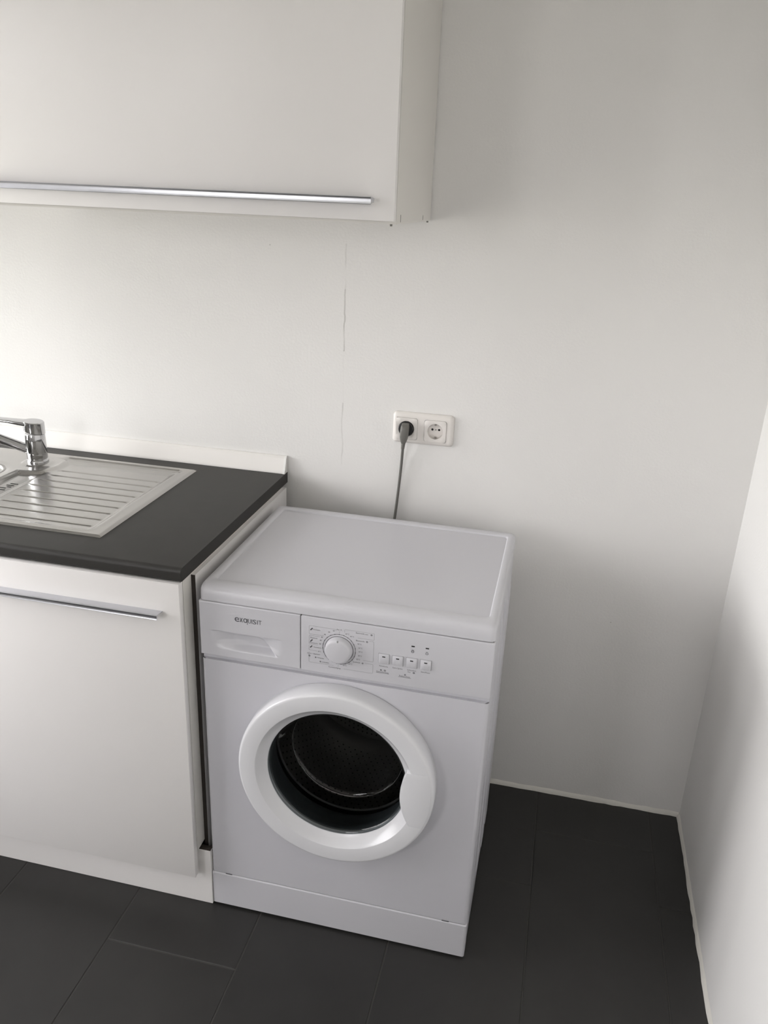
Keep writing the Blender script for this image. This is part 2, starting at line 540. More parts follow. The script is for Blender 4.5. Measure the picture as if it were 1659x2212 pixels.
# detergent drawer front: finger recess modelled as relief
dr = MB()
nx, nz = 178, 104
x0, x1 = 0.0005, DX-0.0008
rows = []
for j in range(nz+1):
    z = PZ0+(PZ1-PZ0)*j/nz
    row = []
    for i in range(nx+1):
        x = x0+(x1-x0)*i/nx
        # finger recess: a shallow pocket under a straight upper edge, a right flank, and a deeper scoop below a falling crest
        zt, zb = 0.7425, 0.7035
        d = 0.0
        if 0.018 < x < 0.184 and zb-0.004 < z < zt+0.003:
            upper = 1-sstep(zt-0.0008, zt+0.0012, z)
            left = sstep(0.020, 0.075, x)
            pocket = 0.0150*left*(1-sstep(0.128, 0.180, x))*sstep(zb-0.002, zb+0.018, z)
            crest = 0.7345-0.0310*sstep(0.118, 0.176, x)
            scoop = sstep(0.055, 0.110, x)*sstep(0.0, 0.0050, crest-z)*sstep(zb-0.002, zb+0.009, z)
            d = (pocket*(1-scoop)+0.0195*scoop)*upper
        edge = 0.0
        for q in (x-x0, x1-x, z-PZ0, PZ1-z):
            if q < 0.0016: edge = max(edge, 0.0011*(1-q/0.0016)**2)
        row.append((x, PY+d+edge, z))
    rows.append(row)
bm = dr.bm
vr = [[bm.verts.new(p) for p in r] for r in rows]
for j in range(nz):
    for i in range(nx):
        bm.faces.new((vr[j][i], vr[j][i+1], vr[j+1][i+1], vr[j+1][i]))
rim = [v for v in vr[0]]+[vr[j][nx] for j in range(1, nz+1)]+[vr[nz][i] for i in range(nx-1, -1, -1)]+[vr[j][0] for j in range(nz-1, 0, -1)]
bk = [bm.verts.new((v.co.x, MF+0.013, v.co.z)) for v in rim]
for i in range(len(rim)):
    j = (i+1) % len(rim)
    bm.faces.new((rim[i], bk[i], bk[j], rim[j]))
drawer = dr.build('detergent_drawer', 'plastic', wm, angle=60)
lg = MB()
TY = PY-0.00025
for ch_, xa, xb, za, zb_ in (('e', 165, 393, .7712, .7816), ('x', 405, 560, .7716, .7812), ('o', 580, 778, .7712, .7816), ('I', 764, 789, .7674, .7812), ('U', 815, 955, .7714, .7812), ('I', 985, 1012, .7716, .7812), ('S', 1040, 1208, .7712, .7816), ('I', 1250, 1277, .7716, .7812), ('T', 1318, 1460, .7716, .7812)):
    lg.text_fit(ch_, 0.0770+(xa-165)*4.42e-5, 0.0770+(xb-165)*4.42e-5, za, zb_, TY)
lg.build('brand_lettering', 'logo', drawer, smooth=False, label='dark grey printed maker lettering')
# dark backing that shows in the thin seams
MB().box(0.003, MW-0.003, MF+0.004, MF+0.010, 0.8045, 0.8090).box(DX-0.0012, DX+0.0012, MF+0.001, MF+0.010, PZ0+0.001, PZ1).build('seam_strip', 'seam', wm)
# printed programme scale
KX, KZ = 0.2955, 0.7440
pn = MB()
def ring_xz(m, cx, cz, r0, r1, y, n=64, a0=0, a1=360):
    full = (a1-a0) >= 360
    pts = [(math.cos(math.radians(a0+(a1-a0)*i/n)), math.sin(math.radians(a0+(a1-a0)*i/n))) for i in range(n if full else n+1)]
    m.loft([[(cx+r0*c, y, cz+r0*s) for c, s in pts], [(cx+r1*c, y, cz+r1*s) for c, s in pts]], full)
def line(m, x0, z0, x1, z1, w, y):
    d = Vector((x1-x0, z1-z0)); d.normalize()
    nx_, nz_ = -d.y*w/2, d.x*w/2
    vs = [m.bm.verts.new(p) for p in ((x0+nx_, y, z0+nz_), (x1+nx_, y, z1+nz_), (x1-nx_, y, z1-nz_), (x0-nx_, y, z0-nz_))]
    m.bm.faces.new(vs)
ring_xz(pn, KX, KZ, 0.0329, 0.0339, TY, 72)
for i in range(23):
    a = 2*PI*i/23+PI/2
    cx_, cz_ = KX+0.0335*math.cos(a), KZ+0.0335*math.sin(a)
    pn.bm.faces.new([pn.bm.verts.new((cx_+0.0011*math.cos(t), TY-0.0001, cz_+0.0011*math.sin(t))) for t in [q*PI/4 for q in range(8)]])
ts = 0.0042
for s, x, z, c in (('Aus  0', 0.2945, 0.7866, True), ('Feinwäsche', 0.2415, 0.7790, False), ('Baumwolle eco', 0.3285, 0.7853, False), ('Baumwolle', 0.3290, 0.7685, False),
                   ('20', 0.2840, 0.7825, True), ('30', 0.2745, 0.7780, True), ('40', 0.2660, 0.7712, True), ('30', 0.2600, 0.7640, True), ('40', 0.2575, 0.7565, True), ('60', 0.2565, 0.7485, True),
                   ('60°C', 0.3075, 0.7795, False), ('40°C', 0.3170, 0.7755, False),
                   ('90°C', 0.3325, 0.7610, False), ('60°C', 0.3345, 0.7525, False), ('40°C', 0.3350, 0.7440, False), ('30°C', 0.3340, 0.7350, False), ('20°C', 0.3305, 0.7265, False),
                   ('Synthetik', 0.3240, 0.7195, False), ('60°C', 0.3150, 0.7132, False), ('40°C', 0.3035, 0.7080, False),
                   ('Pflegeleicht', 0.2360, 0.7598, False), ('Mischwäsche', 0.2345, 0.7485, False), ('Handwäsche', 0.2430, 0.7395, False), ('30°C', 0.2520, 0.7310, False),
                   ('Spülen + Abpumpen', 0.2300, 0.7240, False), ('Feinspülen', 0.2510, 0.7165, False), ('Schleudern', 0.2610, 0.7082, False), ('Kurzwaschgang', 0.2745, 0.6995, False),
                   ('Vorwäsche', 0.3863, 0.7200, True), ('Extra Spülen', 0.4145, 0.7205, True), ('Schleudern', 0.4422, 0.7207, True), ('Aus', 0.4375, 0.7163, True), ('Start/Pause', 0.4697, 0.7210, True),
                   ('Zeitverkürzung', 0.3845, 0.7067, True), ('Knitterschutz', 0.4290, 0.7047, True)):
    pn.text(s, x, z, ts*(0.82 if x < 0.27 and not c else 1.0), TY, c, sx=0.95)
for x, z in ((0.2385, 0.7798), (0.2380, 0.7402), (0.2385, 0.7540)):
    line(pn, x-0.0022, z-0.002, x+0.0022, z+0.003, 0.0024, TY)
for x, z, r in ((0.3600, 0.7865, 0.0019), (0.3515, 0.7700, 0.0019), (0.3440, 0.7205, 0.0017), (0.2345, 0.7195, 0.0019), (0.2475, 0.7175, 0.0016), (0.2575, 0.7095, 0.0017), (0.4470, 0.7170, 0.0020), (0.3895, 0.7122, 0.0020), (0.3815, 0.7122, 0.0018), (0.4300, 0.7098, 0.0018)):
    ring_xz(pn, x, z, r*0.45, r, TY, 14)
line(pn, 0.3720, 0.7055, 0.3975, 0.7055, 0.0006, TY)
line(pn, 0.4165, 0.7035, 0.4420, 0.7035, 0.0006, TY)
# lock and key symbols below the two lamps
for x, z in ((0.4424, 0.7640), (0.4702, 0.7640)):
    ring_xz(pn, x, z+0.0022, 0.0016, 0.0022, TY, 14, 0, 180)
    ring_xz(pn, x, z, 0.0020, 0.0028, TY, 20)
    line(pn, x-0.002, z, x+0.002, z, 0.0006, TY)
pn.build('programme_print', 'print', panel, smooth=False, label='dark grey printed programme names and temperatures')['kind'] = 'stuff'
pl = MB()
w = 0.0005
def frame_box(pts):
    for a, b in zip(pts, pts[1:]):
        line(pl, a[0], a[1], b[0], b[1], w, TY)
frame_box([(0.2640, 0.7690), (0.2350, 0.7690), (0.2335, 0.7705), (0.2335, 0.7860), (0.2350, 0.7875), (0.2870, 0.7875), (0.2882, 0.7860), (0.2882, 0.7840)])
frame_box([(0.3060, 0.7835), (0.3060, 0.7895), (0.3075, 0.7905), (0.3650, 0.7905), (0.3655, 0.7900), (0.3655, 0.7770), (0.3645, 0.7760), (0.3330, 0.7760)])
frame_box([(0.3560, 0.7725), (0.3640, 0.7725), (0.3652, 0.7710), (0.3652, 0.7290), (0.3640, 0.7275), (0.3450, 0.7275)])
frame_box([(0.3490, 0.7215), (0.3640, 0.7215), (0.3650, 0.7200), (0.3650, 0.7025), (0.3640, 0.7012), (0.3060, 0.7012)])
frame_box([(0.2560, 0.7655), (0.2345, 0.7655), (0.2335, 0.7645), (0.2335, 0.7475), (0.2345, 0.7462), (0.2520, 0.7462)])
frame_box([(0.2350, 0.7440), (0.2335, 0.7430), (0.2335, 0.7340), (0.2345, 0.7325), (0.2510, 0.7325)])
frame_box([(0.2345, 0.7285), (0.2335, 0.7275), (0.2335, 0.7065), (0.2350, 0.7050), (0.2850, 0.7050)])
line(pl, KX, KZ+0.0355, KX, KZ+0.0405, w, TY)
line(pl, KX-0.001, KZ-0.0355, KX-0.001, KZ-0.0405, w, TY)
pl.build('scale_outline', 'print_light', panel, smooth=False, label='thin light grey printed outlines round the programme dial')['kind'] = 'stuff'
# rotary programme knob
kn = MB()
kn.lathe_y([(0.0280, PY-0.0002), (0.0280, PY-0.0020), (0.0274, PY-0.0030), (0.0268, PY-0.0090), (0.0262, PY-0.0115), (0.0246, PY-0.0134), (0.0215, PY-0.0144), (0.0, PY-0.0150)], KX, KZ, 64)
knob = kn.build('programme_knob', 'plastic', panel, angle=60)
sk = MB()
ring_xz(sk, KX, KZ, 0.0279, 0.0291, TY-0.0002, 64)  # flat dark ring that paints the shade round the knob
sk.build('painted_gap_shade', 'print', knob, smooth=False)
MB().box(KX-0.0016, KX+0.0016, PY-0.0142, PY-0.0110, KZ+0.0215, KZ+0.0256, 0.0005, 1).build('pointer_mark', 'print_light', knob)
# push buttons with indicator slots, and two lamps
for i in range(4):
    bx = 0.3865+0.02765*i; bz = 0.7388+0.0002*i
    MB().box(bx-0.0111, bx+0.0111, PY-0.0002, PY+0.0002, bz-0.0111, bz+0.0111).build('button_gap', 'print_light', panel, smooth=False)
    bb = MB()
    bb.loft([[(p[0], y, p[1]) for p in rrect(bx-0.0104+q, bx+0.0104-q, bz-0.0104+q, bz+0.0104-q, 0.0012, 3)] for y, q in ((PY, 0.0), (PY-0.0022, 0.0), (PY-0.0028, 0.0007))], True, False, True)
    bo = bb.build('push_button', 'plastic', panel)
    MB().box(bx-0.0031, bx+0.0031, PY-0.0031, PY-0.0020, bz+0.0040, bz+0.0064, 0.0003, 1).build('indicator_slot', 'black', panel)
for lx in (0.4426, 0.4704):
    MB().box(lx-0.0033, lx+0.0033, PY-0.0006, PY+0.0005, 0.7744, 0.7770, 0.0003, 1).build('indicator_lamp', 'black', panel)
# porthole door: ring, handle, glass bowl
pd = MB()
pd.lathe_y([(0.176, MF-0.0005), (0.2092, MF-0.0005), (0.2104, MF-0.0025), (0.2100, MF-0.0300), (0.2093, MF-0.0350), (0.2080, MF-0.0385), (0.2062, MF-0.0409), (0.2040, MF-0.0421), (0.2015, MF-0.0425),
            (0.1722, MF-0.0425), (0.1706, MF-0.0421), (0.1696, MF-0.0410), (0.1676, MF-0.0385), (0.1600, MF-0.0290), (0.1520, MF-0.0222), (0.1494, MF-0.0205), (0.1494, MF-0.004), (0.176, MF-0.0005)], DCX, DCZ, 128)
ring = pd.build('porthole_door', 'door_ring', wm, angle=32)
# handle: bulging plate at the right of the ring
hd = MB()
zt, zb = 0.5105, 0.3768
at, ab = math.asin((zt-DCZ)/0.2025), math.asin((zb-DCZ)/0.2025)
def handle_loop(g, y):
    r = 0.2050-g
    a1, a0 = math.asin((zt-g-DCZ)/r), math.asin((zb+g-DCZ)/r)
    o = [(DCX+r*math.cos(a0+(a1-a0)*i/20), y, DCZ+r*math.sin(a0+(a1-a0)*i/20)) for i in range(21)]
    # bulged inner edge from (.4484, zt) through (.4364, .443) to (.458, zb)
    p0, p1, p2 = Vector((0.4510+g, zt-g)), Vector((0.4230+g, 0.4395)), Vector((0.4600+g, zb+g))
    inn_ = []
    for i in range(21):
        t = i/20
        q = p0*(1-t)**2+p1*2*t*(1-t)+p2*t*t
        inn_.append((q.x, y, q.y))
    return o+inn_
hd.loft([handle_loop(0.0, MF-0.018), handle_loop(0.0, MF-0.0395), handle_loop(0.0012, MF-0.0428), handle_loop(0.0040, MF-0.0436)], True, True, True)
hd.build('door_handle', 'door_ring', ring, angle=40)
# glass bowl
gb = MB()
outer = [(0.1500, MF-0.0215), (0.1465, MF-0.0205), (0.1430, MF-0.0150), (0.1400, MF-0.002), (0.1350, MF+0.030), (0.1290, MF+0.062), (0.1250, MF+0.070), (0.1180, MF+0.0735), (0.080, MF+0.0790), (0.0, MF+0.0815)]
gb.lathe_y(outer, DCX, DCZ, 96)
gb.build('door_glass', 'glass', ring, angle=60, label='dark clear glass bowl of the porthole')
rimg = MB()  # added chrome ring standing in for the bright arc in the glass
for rr, yy, t in ((0.1255, MF+0.0695, 0.0013),):
    pts = [(DCX+rr*math.cos(2*PI*i/96), yy, DCZ+rr*math.sin(2*PI*i/96)) for i in range(97)]
    rimg.tube(pts, t, 8, False)
rimg.build('glass_highlight_ring', 'chrome', ring)
gk = MB()
gk.lathe_y([(0.1490, MF-0.0130), (0.1470, MF-0.006), (0.1490, MF+0.006), (0.1540, MF+0.018), (0.1520, MF+0.030), (0.1545, MF+0.044), (0.1600, MF+0.050), (0.1780, MF+0.050), (0.1780, MF+0.006), (0.1600, MF-0.010), (0.1490, MF-0.0130)], DCX, DCZ, 96)
gk.build('door_gasket', 'rubber', wm, angle=60)
# drum with three lifters and its perforations
dm = MB()
R, D0, D1 = 0.225, MF+0.075, MF+0.385
dm.lathe_y([(0.1560, D0-0.010), (0.1600, D0-0.012), (0.1680, D0-0.004), (0.2100, D0+0.006), (R, D0+0.022), (R, D1-0.03), (R-0.02, D1), (0.12, D1+0.004), (0.10, D1-0.012), (0.0, D1-0.012)], DCX, DCZ, 72)
drum = dm.build('drum', 'drum', wm, angle=40)
for a in (75, 195, 315):
    c, s = math.cos(math.radians(a)), math.sin(math.radians(a))
    er, et = Vector((c, 0, s)), Vector((-s, 0, c))
    lf = MB()
    loops = []
    for y in (D0+0.035, D0+0.06, D1-0.06, D1-0.035):
        hh = 0.055 if D0+0.05 < y < D1-0.05 else 0.012
        base = Vector((DCX, y, DCZ))
        loops.append([base+er*(R-0.001)+et*0.035, base+er*(R-hh*0.6)+et*0.020, base+er*(R-hh)+et*0.009, base+er*(R-hh)-et*0.009, base+er*(R-hh*0.6)-et*0.020, base+er*(R-0.001)-et*0.035])
    lf.loft(loops, True, True, True)
    lf.build('drum_lifter', 'drum', drum, angle=50)
ho = MB()
for j in range(17):
    y = D0+0.040+0.0145*j
    nn = 84
    for i in range(nn):
        a = 2*PI*(i+0.5*(j % 2))/nn
        dg = min(abs(((math.degrees(a)-q+180) % 360)-180) for q in (75, 195, 315))
        if dg < 13: continue
        er, et = Vector((math.cos(a), 0, math.sin(a))), Vector((-math.sin(a), 0, math.cos(a)))
        c = Vector((DCX, y, DCZ))+er*(R-0.0007)
        ho.bm.faces.new([ho.bm.verts.new(c+et*0.0025*math.cos(t)+Vector((0, 1, 0))*0.0025*math.sin(t)) for t in [q*PI/3 for q in range(6)]])
for j in range(15):
    r = 0.020+0.0122*j
    nn = int(2*PI*r/0.0125)
    for i in range(nn):
        a = 2*PI*(i+0.5*(j % 2))/nn
        c = Vector((DCX+r*math.cos(a), D1-0.0005 if r > 0.12 else D1-0.0125, DCZ+r*math.sin(a)))
        ho.bm.faces.new([ho.bm.verts.new(c+Vector((0.0025*math.cos(t), 0, 0.0025*math.sin(t)))) for t in [q*PI/3 for q in range(6)]])
hobj = ho.build('drum_perforation', 'hole', drum, smooth=False, fix=False)
hobj['kind'] = 'stuff'

# ------------------------------------------------------------------ base cabinet under the worktop
CXL, CXM, CXR = -1.2265, -0.6265, -0.0260
bc = thing('base_cabinet', ((CXL+CXR)/2, -0.32, 0.0), 'white handled base cabinet under the black worktop, left of the washing machine', 'cabinet')
# carcass
ca = MB()
ca.box(CXL, CXL+0.016, -0.6225, -0.035, 0.165, 0.8530).box(CXR-0.016, CXR, -0.6225, -0.035, 0.165, 0.8530)
ca.box(CXL+0.016, CXR-0.016, -0.6225, -0.035, 0.165, 0.181).box(CXL+0.016, CXR-0.016, -0.041, -0.035, 0.181, 0.8530)
ca.box(CXL+0.016, CXR-0.016, -0.6225, -0.540, 0.837, 0.8530)
ca.build('carcass', 'carcass', bc, smooth=False)
for fx in (CXL+0.05, CXM, CXR-0.05):
    for fy in (-0.55, -0.10):
        MB().lathe_z([(0, 0), (0.025, 0), (0.025, 0.01), (0.015, 0.014), (0.015, 0.165), (0, 0.165)], fx, fy, 20).build('leg', 'black', bc)
ep = MB().box(-0.0258, -0.0165, -0.5850, -0.030, 0.0, 0.8490).build('end_panel', 'front', bc, smooth=False)
MB().box(-0.0258, -0.0168, -0.5857, -0.5850, 0.0, 0.8488).build('panel_edge', 'dark_edge', ep, smooth=False, label='raw dark front edge of the end panel')
dd = MB().box(CXM+0.0015, CXR, -0.6410, -0.6245, 0.1012, 0.8520, 0.0007, 2)
door = dd.build('cabinet_door', 'front', bc)
def grip(x0, x1, yf, ztop, name, parent, up=False):
    """extruded aluminium edge grip: flat top flange, concave drop, rounded front lip"""
    low = -0.0106 if up else -0.0078
    o = [(0.0, 0.0), (-0.0235, 0.0030), (-0.0248, 0.0026), (-0.0255, 0.0016), (-0.0250, 0.0004), (-0.0246, -0.0008)]
    o += [(-0.0245, -0.0022), (-0.0246, 0.5*low), (-0.0250, 0.8*low), (-0.0254, low+0.0007), (-0.0250, low), (-0.0238, low)]
    if up: o += [(-0.0150, -0.0080), (0.0, -0.0070)]
    else: o += [(-0.0222, low+0.0012), (-0.0212, -0.0026), (-0.0180, -0.0002), (0.0, -0.0022)]
    m = MB().prism([(yf+a, ztop+b) for a, b in o], x0, x1, 0)
    return m.build(name, 'alu', parent, angle=40)
grip(CXM+0.04, -0.0640, -0.6410, 0.7878, 'grip_handle', door)
door2 = MB().box(CXL, CXM-0.0015, -0.6410, -0.6245, 0.1012, 0.8520, 0.0007, 2).build('cabinet_door', 'front', bc)
grip(CXL+0.04, CXM-0.04, -0.6410, 0.7878, 'grip_handle', door2)

# plinth board along the floor
pli = MB().box(-1.2275, -0.0003, -0.6122, -0.5965, 0.0005, 0.1590, 0.0004, 1).build('plinth_board', 'front')
tag(pli, 'white plinth board on the dark floor tiles below the base cabinet', 'plinth')

MB().box(-1.2272, -0.0006, -0.6116, -0.5969, 0.1588, 0.1597).build('board_edge', 'dark_edge', pli, smooth=False, label='raw dark upper edge of the plinth board')
# worktop with rounded front edge and the cut-out for the sink
WX0, WX1, WYF, WZ, WTH = -1.2300, -0.0234, -0.6343, 0.8827, 0.0287
def wt_profile():
    r = 0.010
    p = [(-0.0005, WZ-WTH), (-0.0005, WZ)]
    for i in range(7):
        a = PI/2*i/6
        p.append((WYF+r-r*math.sin(a), WZ-r+r*math.cos(a)))
    p += [(WYF, WZ-WTH+0.004), (WYF+0.004, WZ-WTH)]
    return p
SX0, SX1, SYB, SYF = -1.110, -0.2495, -0.0740, -0.5460     # sink flange
wt_ = MB()
bmw = wt_.bm
prof = wt_profile()
# solid pieces around the sink opening (touching faces are left out by joining only at the cut lines)
HX0, HX1, HYB, HYF = SX0+0.02, SX1-0.02, SYB-0.015, SYF+0.015
def slab_prof(xa, xb, pr, ca, cb):
    wt_.loft([[(xa, a, b) for a, b in pr], [(xb, a, b) for a, b in pr]], True, ca, cb)
slab_prof(HX1, WX1, prof, True, True)
slab_prof(WX0, HX0, prof, True, True)
front_pr = [q for q in prof if q[0] < -0.5]
front_pr = [(HYF, WZ-WTH), (HYF, WZ)]+front_pr
slab_prof(HX0, HX1, front_pr, False, False)
slab_prof(HX0, HX1, [(-0.0005, WZ-WTH), (-0.0005, WZ), (HYB, WZ), (HYB, WZ-WTH)], False, False)
tag(wt_.build('worktop', 'worktop', angle=30), 'black laminate worktop holding the steel sink, ending beside the washing machine', 'worktop')
# white upstand on the worktop along the wall
us = MB()
up = [(-0.0008, WZ), (-0.0220, WZ), (-0.0224, WZ+0.003), (-0.0190, WZ+0.010), (-0.0130, WZ+0.026), (-0.0095, WZ+0.0375), (-0.0065, WZ+0.0430), (-0.0030, WZ+0.0444), (-0.0008, WZ+0.0444)]
us.prism([(a, b+0.0002) for a, b in up], WX0, WX1-0.0068, 0)
upst = us.build('wall_upstand', 'upstand', angle=40)
tag(upst, 'white plastic upstand strip on the back of the worktop along the wall', 'upstand')
ec = MB()
ec.prism([(-0.0008+(a+0.0008)*1.05, WZ+0.0002+(b-WZ)*1.02) for a, b in up], WX1-0.0068, WX1-0.0004, 0)
ec.build('end_cap', 'upstand_cap', upst, angle=40, label='slightly brighter end cap')

# ------------------------------------------------------------------ inset steel sink (relief-pressed sheet)
FX, FY = -0.660, -0.160
sink = thing('kitchen_sink', ((SX0+SX1)/2, (SYB+SYF)/2, WZ), 'stainless steel inset sink with a ribbed drainer, set in the black worktop', 'sink')
BX0, BX1, BYB, BYF, BR = -1.050, -0.705, -0.195, -0.500, 0.06
def sdrr(x, y, xa, xb, ya, yb, r):
    cx, cy = (xa+xb)/2, (ya+yb)/2
    qx, qy = abs(x-cx)-(xb-xa)/2+r, abs(y-cy)-(yb-ya)/2+r
    return math.hypot(max(qx, 0), max(qy, 0))+min(max(qx, qy), 0)-r
def sink_h(x, y):
    h = 0.0045
    de = min(x-SX0, SX1-x, SYB-y, y-SYF)
    h -= 0.0040*(1-sstep(0.0, 0.006, de))
    # drainer basin, cut back round the tap
    d = max(sdrr(x, y, -0.672, -0.284, -0.524, -0.112, 0.02), 0.072-math.hypot(x+0.668, y+0.158))
    h -= 0.0055*(1-sstep(-0.016, 0.002, d))
    h += 0.0008*math.exp(-((d-0.004)/0.005)**2)
    h += 0.0038*(1-sstep(0.034, 0.044, math.hypot(x-FX, y-FY)))
    # channel on the bowl side of the drainer
    if d < -0.01: h -= 0.0025*(1-sstep(-0.612, -0.598, x))
    # pressed ribs
    if -0.592 < x < -0.300 and d < -0.004:
        f = sstep(-0.592, -0.575, x)*(1-sstep(-0.309, -0.303, x))
        for k in range(9):
            yk = -0.1850-0.0384*k
            t = (y-yk)/0.0030
            if abs(t) < 3: h -= 0.0020*f*math.exp(-t*t)
        # small pits where the ribs end
        for k in range(9):
            yk = -0.1850-0.0384*k
            q = ((x+0.3035)/0.005)**2+((y-yk)/0.004)**2
            if q < 6: h -= 0.0016*math.exp(-q)
    # raised bead along the back
    if -0.640 < x < -0.270:
        f = sstep(-0.640, -0.600, x)*(1-sstep(-0.287, -0.279, x))
        h += 0.0040*f*math.exp(-((y+0.1000)/0.0045)**2)-0.0020*f*math.exp(-((y+0.1110)/0.0040)**2)
    db = sdrr(x, y, BX0, BX1, BYF, BYB, BR)
    h -= 0.0035*(1-sstep(-0.004, 0.020, db))
    if db < 0.0:
        h -= 0.020*sstep(0.001, 0.008, -db)
    return h
NX, NY = 260, 390
def build_sink():
    xs = [SX0+(SX1-SX0)*i/NX for i in range(NX+1)]
    ys = [SYF+(SYB-SYF)*j/NY for j in range(NY+1)]
    H = [[sink_h(x, y) for x in xs] for y in ys]
    deck, bowl = MB(), MB()
    def fill(m, cond):
        idx = {}
        bm = m.bm
        def vert(i, j):
            if (i, j) not in idx: idx[(i, j)] = bm.verts.new((xs[i], ys[j], WZ+0.0004+H[j][i]))
            return idx[(i, j)]
        for j in range(NY):
            for i in range(NX):
                xm, ym = (xs[i]+xs[i+1])/2, (ys[j]+ys[j+1])/2
                if cond(xm, ym):
                    bm.faces.new((vert(i, j), vert(i+1, j), vert(i+1, j+1), vert(i, j+1)))
    inb = lambda x, y: sdrr(x, y, BX0, BX1, BYF, BYB, BR) < -0.009
    fill(deck, lambda x, y: not inb(x, y))
    ztop = WZ+0.0004+0.0020
    bl = [(-0.0030, 0.0), (0.0010, 0.0004), (0.0035, -0.0008), (0.0055, -0.0035), (0.0070, -0.0080), (0.0130, -0.1300), (0.0180, -0.1440), (0.0300, -0.1520), (0.0500, -0.1545)]
    bowl.loft([[(p[0], p[1], ztop+dz) for p in rrect(BX0+i, BX1-i, BYF+i, BYB-i, max(0.012, BR-i), 10)] for i, dz in bl], True, False, True)
    # turned-down rim
    x0, x1, y0, y1 = SX0, SX1, SYF, SYB
    deck.loft([[(x0, y0, WZ+0.0009), (x1, y0, WZ+0.0009), (x1, y1, WZ+0.0009), (x0, y1, WZ+0.0009)], [(x0, y0, WZ+0.00005), (x1, y0, WZ+0.00005), (x1, y1, WZ+0.00005), (x0, y1, WZ+0.00005)]], True)
    deck.build('drainer_deck', 'steel', sink, angle=60)
    b = bowl.build('bowl', 'bowl_steel', sink, angle=60)
    zs = WZ+0.0024-0.1545
    MB().lathe_z([(0, zs+0.0008), (0.038, zs+0.0008), (0.041, zs+0.003), (0.046, zs+0.0006)], (BX0+BX1)/2, (BYB+BYF)/2, 32).build('strainer', 'chrome', b)
build_sink()
ov = MB()
for dx_, dy_, l in ((0.0, 0.0, 0.020), (-0.003, -0.012, 0.020), (0.001, -0.022, 0.011), (-0.010, -0.032, 0.018), (-0.004, -0.044, 0.018)):
    z = WZ+0.0004+sink_h(-0.628+dx_, -0.305+dy_)
    ov.box(-0.628+dx_-l/2, -0.628+dx_+l/2, -0.305+dy_-0.002, -0.305+dy_+0.002, z-0.001, z+0.0004)
ov.build('overflow_slot', 'hole', sink, smooth=False, label='row of dark overflow slots')

# ------------------------------------------------------------------ tap
FZ = WZ+0.0004+0.0045+0.0040
tapo = thing('mixer_tap', (FX, FY, FZ), 'chrome single-lever mixer tap standing on the steel sink', 'tap')
MB().lathe_z([(0, FZ-0.0005), (0.0270, FZ-0.0005), (0.0275, FZ+0.003), (0.0264, FZ+0.006), (0.0252, FZ+0.0072), (0.0246, FZ+0.0085), (0.0258, FZ+0.011), (0.0254, FZ+0.055), (0.0248, FZ+0.074), (0.0240, FZ+0.0765), (0.0, FZ+0.078)], FX, FY, 48).build('tap_body', 'chrome', tapo, angle=30)
# lever cap: short cylinder cut obliquely with a flat lever running to the left
cap = MB()
N = 48
dirv = Vector((-0.96, -0.28, 0)).normalized()
def top_z(x, y):  return FZ+0.1085-0.10*((x-FX)*(-dirv.x)+(y-FY)*(-dirv.y))
ringp = [(math.cos(2*PI*i/N), math.sin(2*PI*i/N)) for i in range(N)]
def low_z(c, s): return FZ+0.0795+0.006*(c*(-dirv.x)+s*(-dirv.y))*-1
cap.loft([[(FX+0.0240*c, FY+0.0240*s, low_z(c, s)) for c, s in ringp],
          [(FX+0.0262*c, FY+0.0262*s, low_z(c, s)+0.002) for c, s in ringp],
          [(FX+0.0262*c, FY+0.0262*s, top_z(FX+0.0262*c, FY+0.0262*s)-0.002) for c, s in ringp],
          [(FX+0.0245*c, FY+0.0245*s, top_z(FX+0.0245*c, FY+0.0245*s)) for c, s in ringp]], True, True, True)
cap.build('lever_cap', 'chrome', tapo, angle=30)
lev = MB()
perp = Vector((-dirv.y, dirv.x, 0))
loops = []
for t, w_, th, dz in ((0.010, 0.0215, 0.010, -0.0005), (0.035, 0.0180, 0.009, 0.0015), (0.060, 0.0155, 0.007, 0.0040), (0.110, 0.0140, 0.006, 0.0085), (0.150, 0.0120, 0.005, 0.0115), (0.156, 0.0080, 0.004, 0.0115)):
    c = Vector((FX, FY, FZ+0.1085+dz))+dirv*t
    c.z += -0.10*(-1)*0
    pts = rrect(-w_, w_, -th, 0.0, min(th*0.45, 0.003), 3)
    loops.append([c+perp*a+Vector((0, 0, b)) for a, b in pts])
lev.loft(loops, True, True, True)
lev.build('lever', 'chrome', tapo, angle=40)
sp = MB()
sd = Vector((-0.93, -0.37, 0)).normalized()
pth = []
for i in range(15):
    t = i/14
    h = 0.030+0.185*t*0.42-0.020*max(0, t-0.75)*2
    pth.append(Vector((FX, FY, FZ+h))+sd*(0.012+0.185*t))
pth += [pth[-1]+sd*0.008+Vector((0, 0, -0.006)), pth[-1]+sd*0.011+Vector((0, 0, -0.018))]
sp.tube(pth, [0.0125]*len(pth), 20)
sp.build('spout', 'chrome', tapo, angle=50)

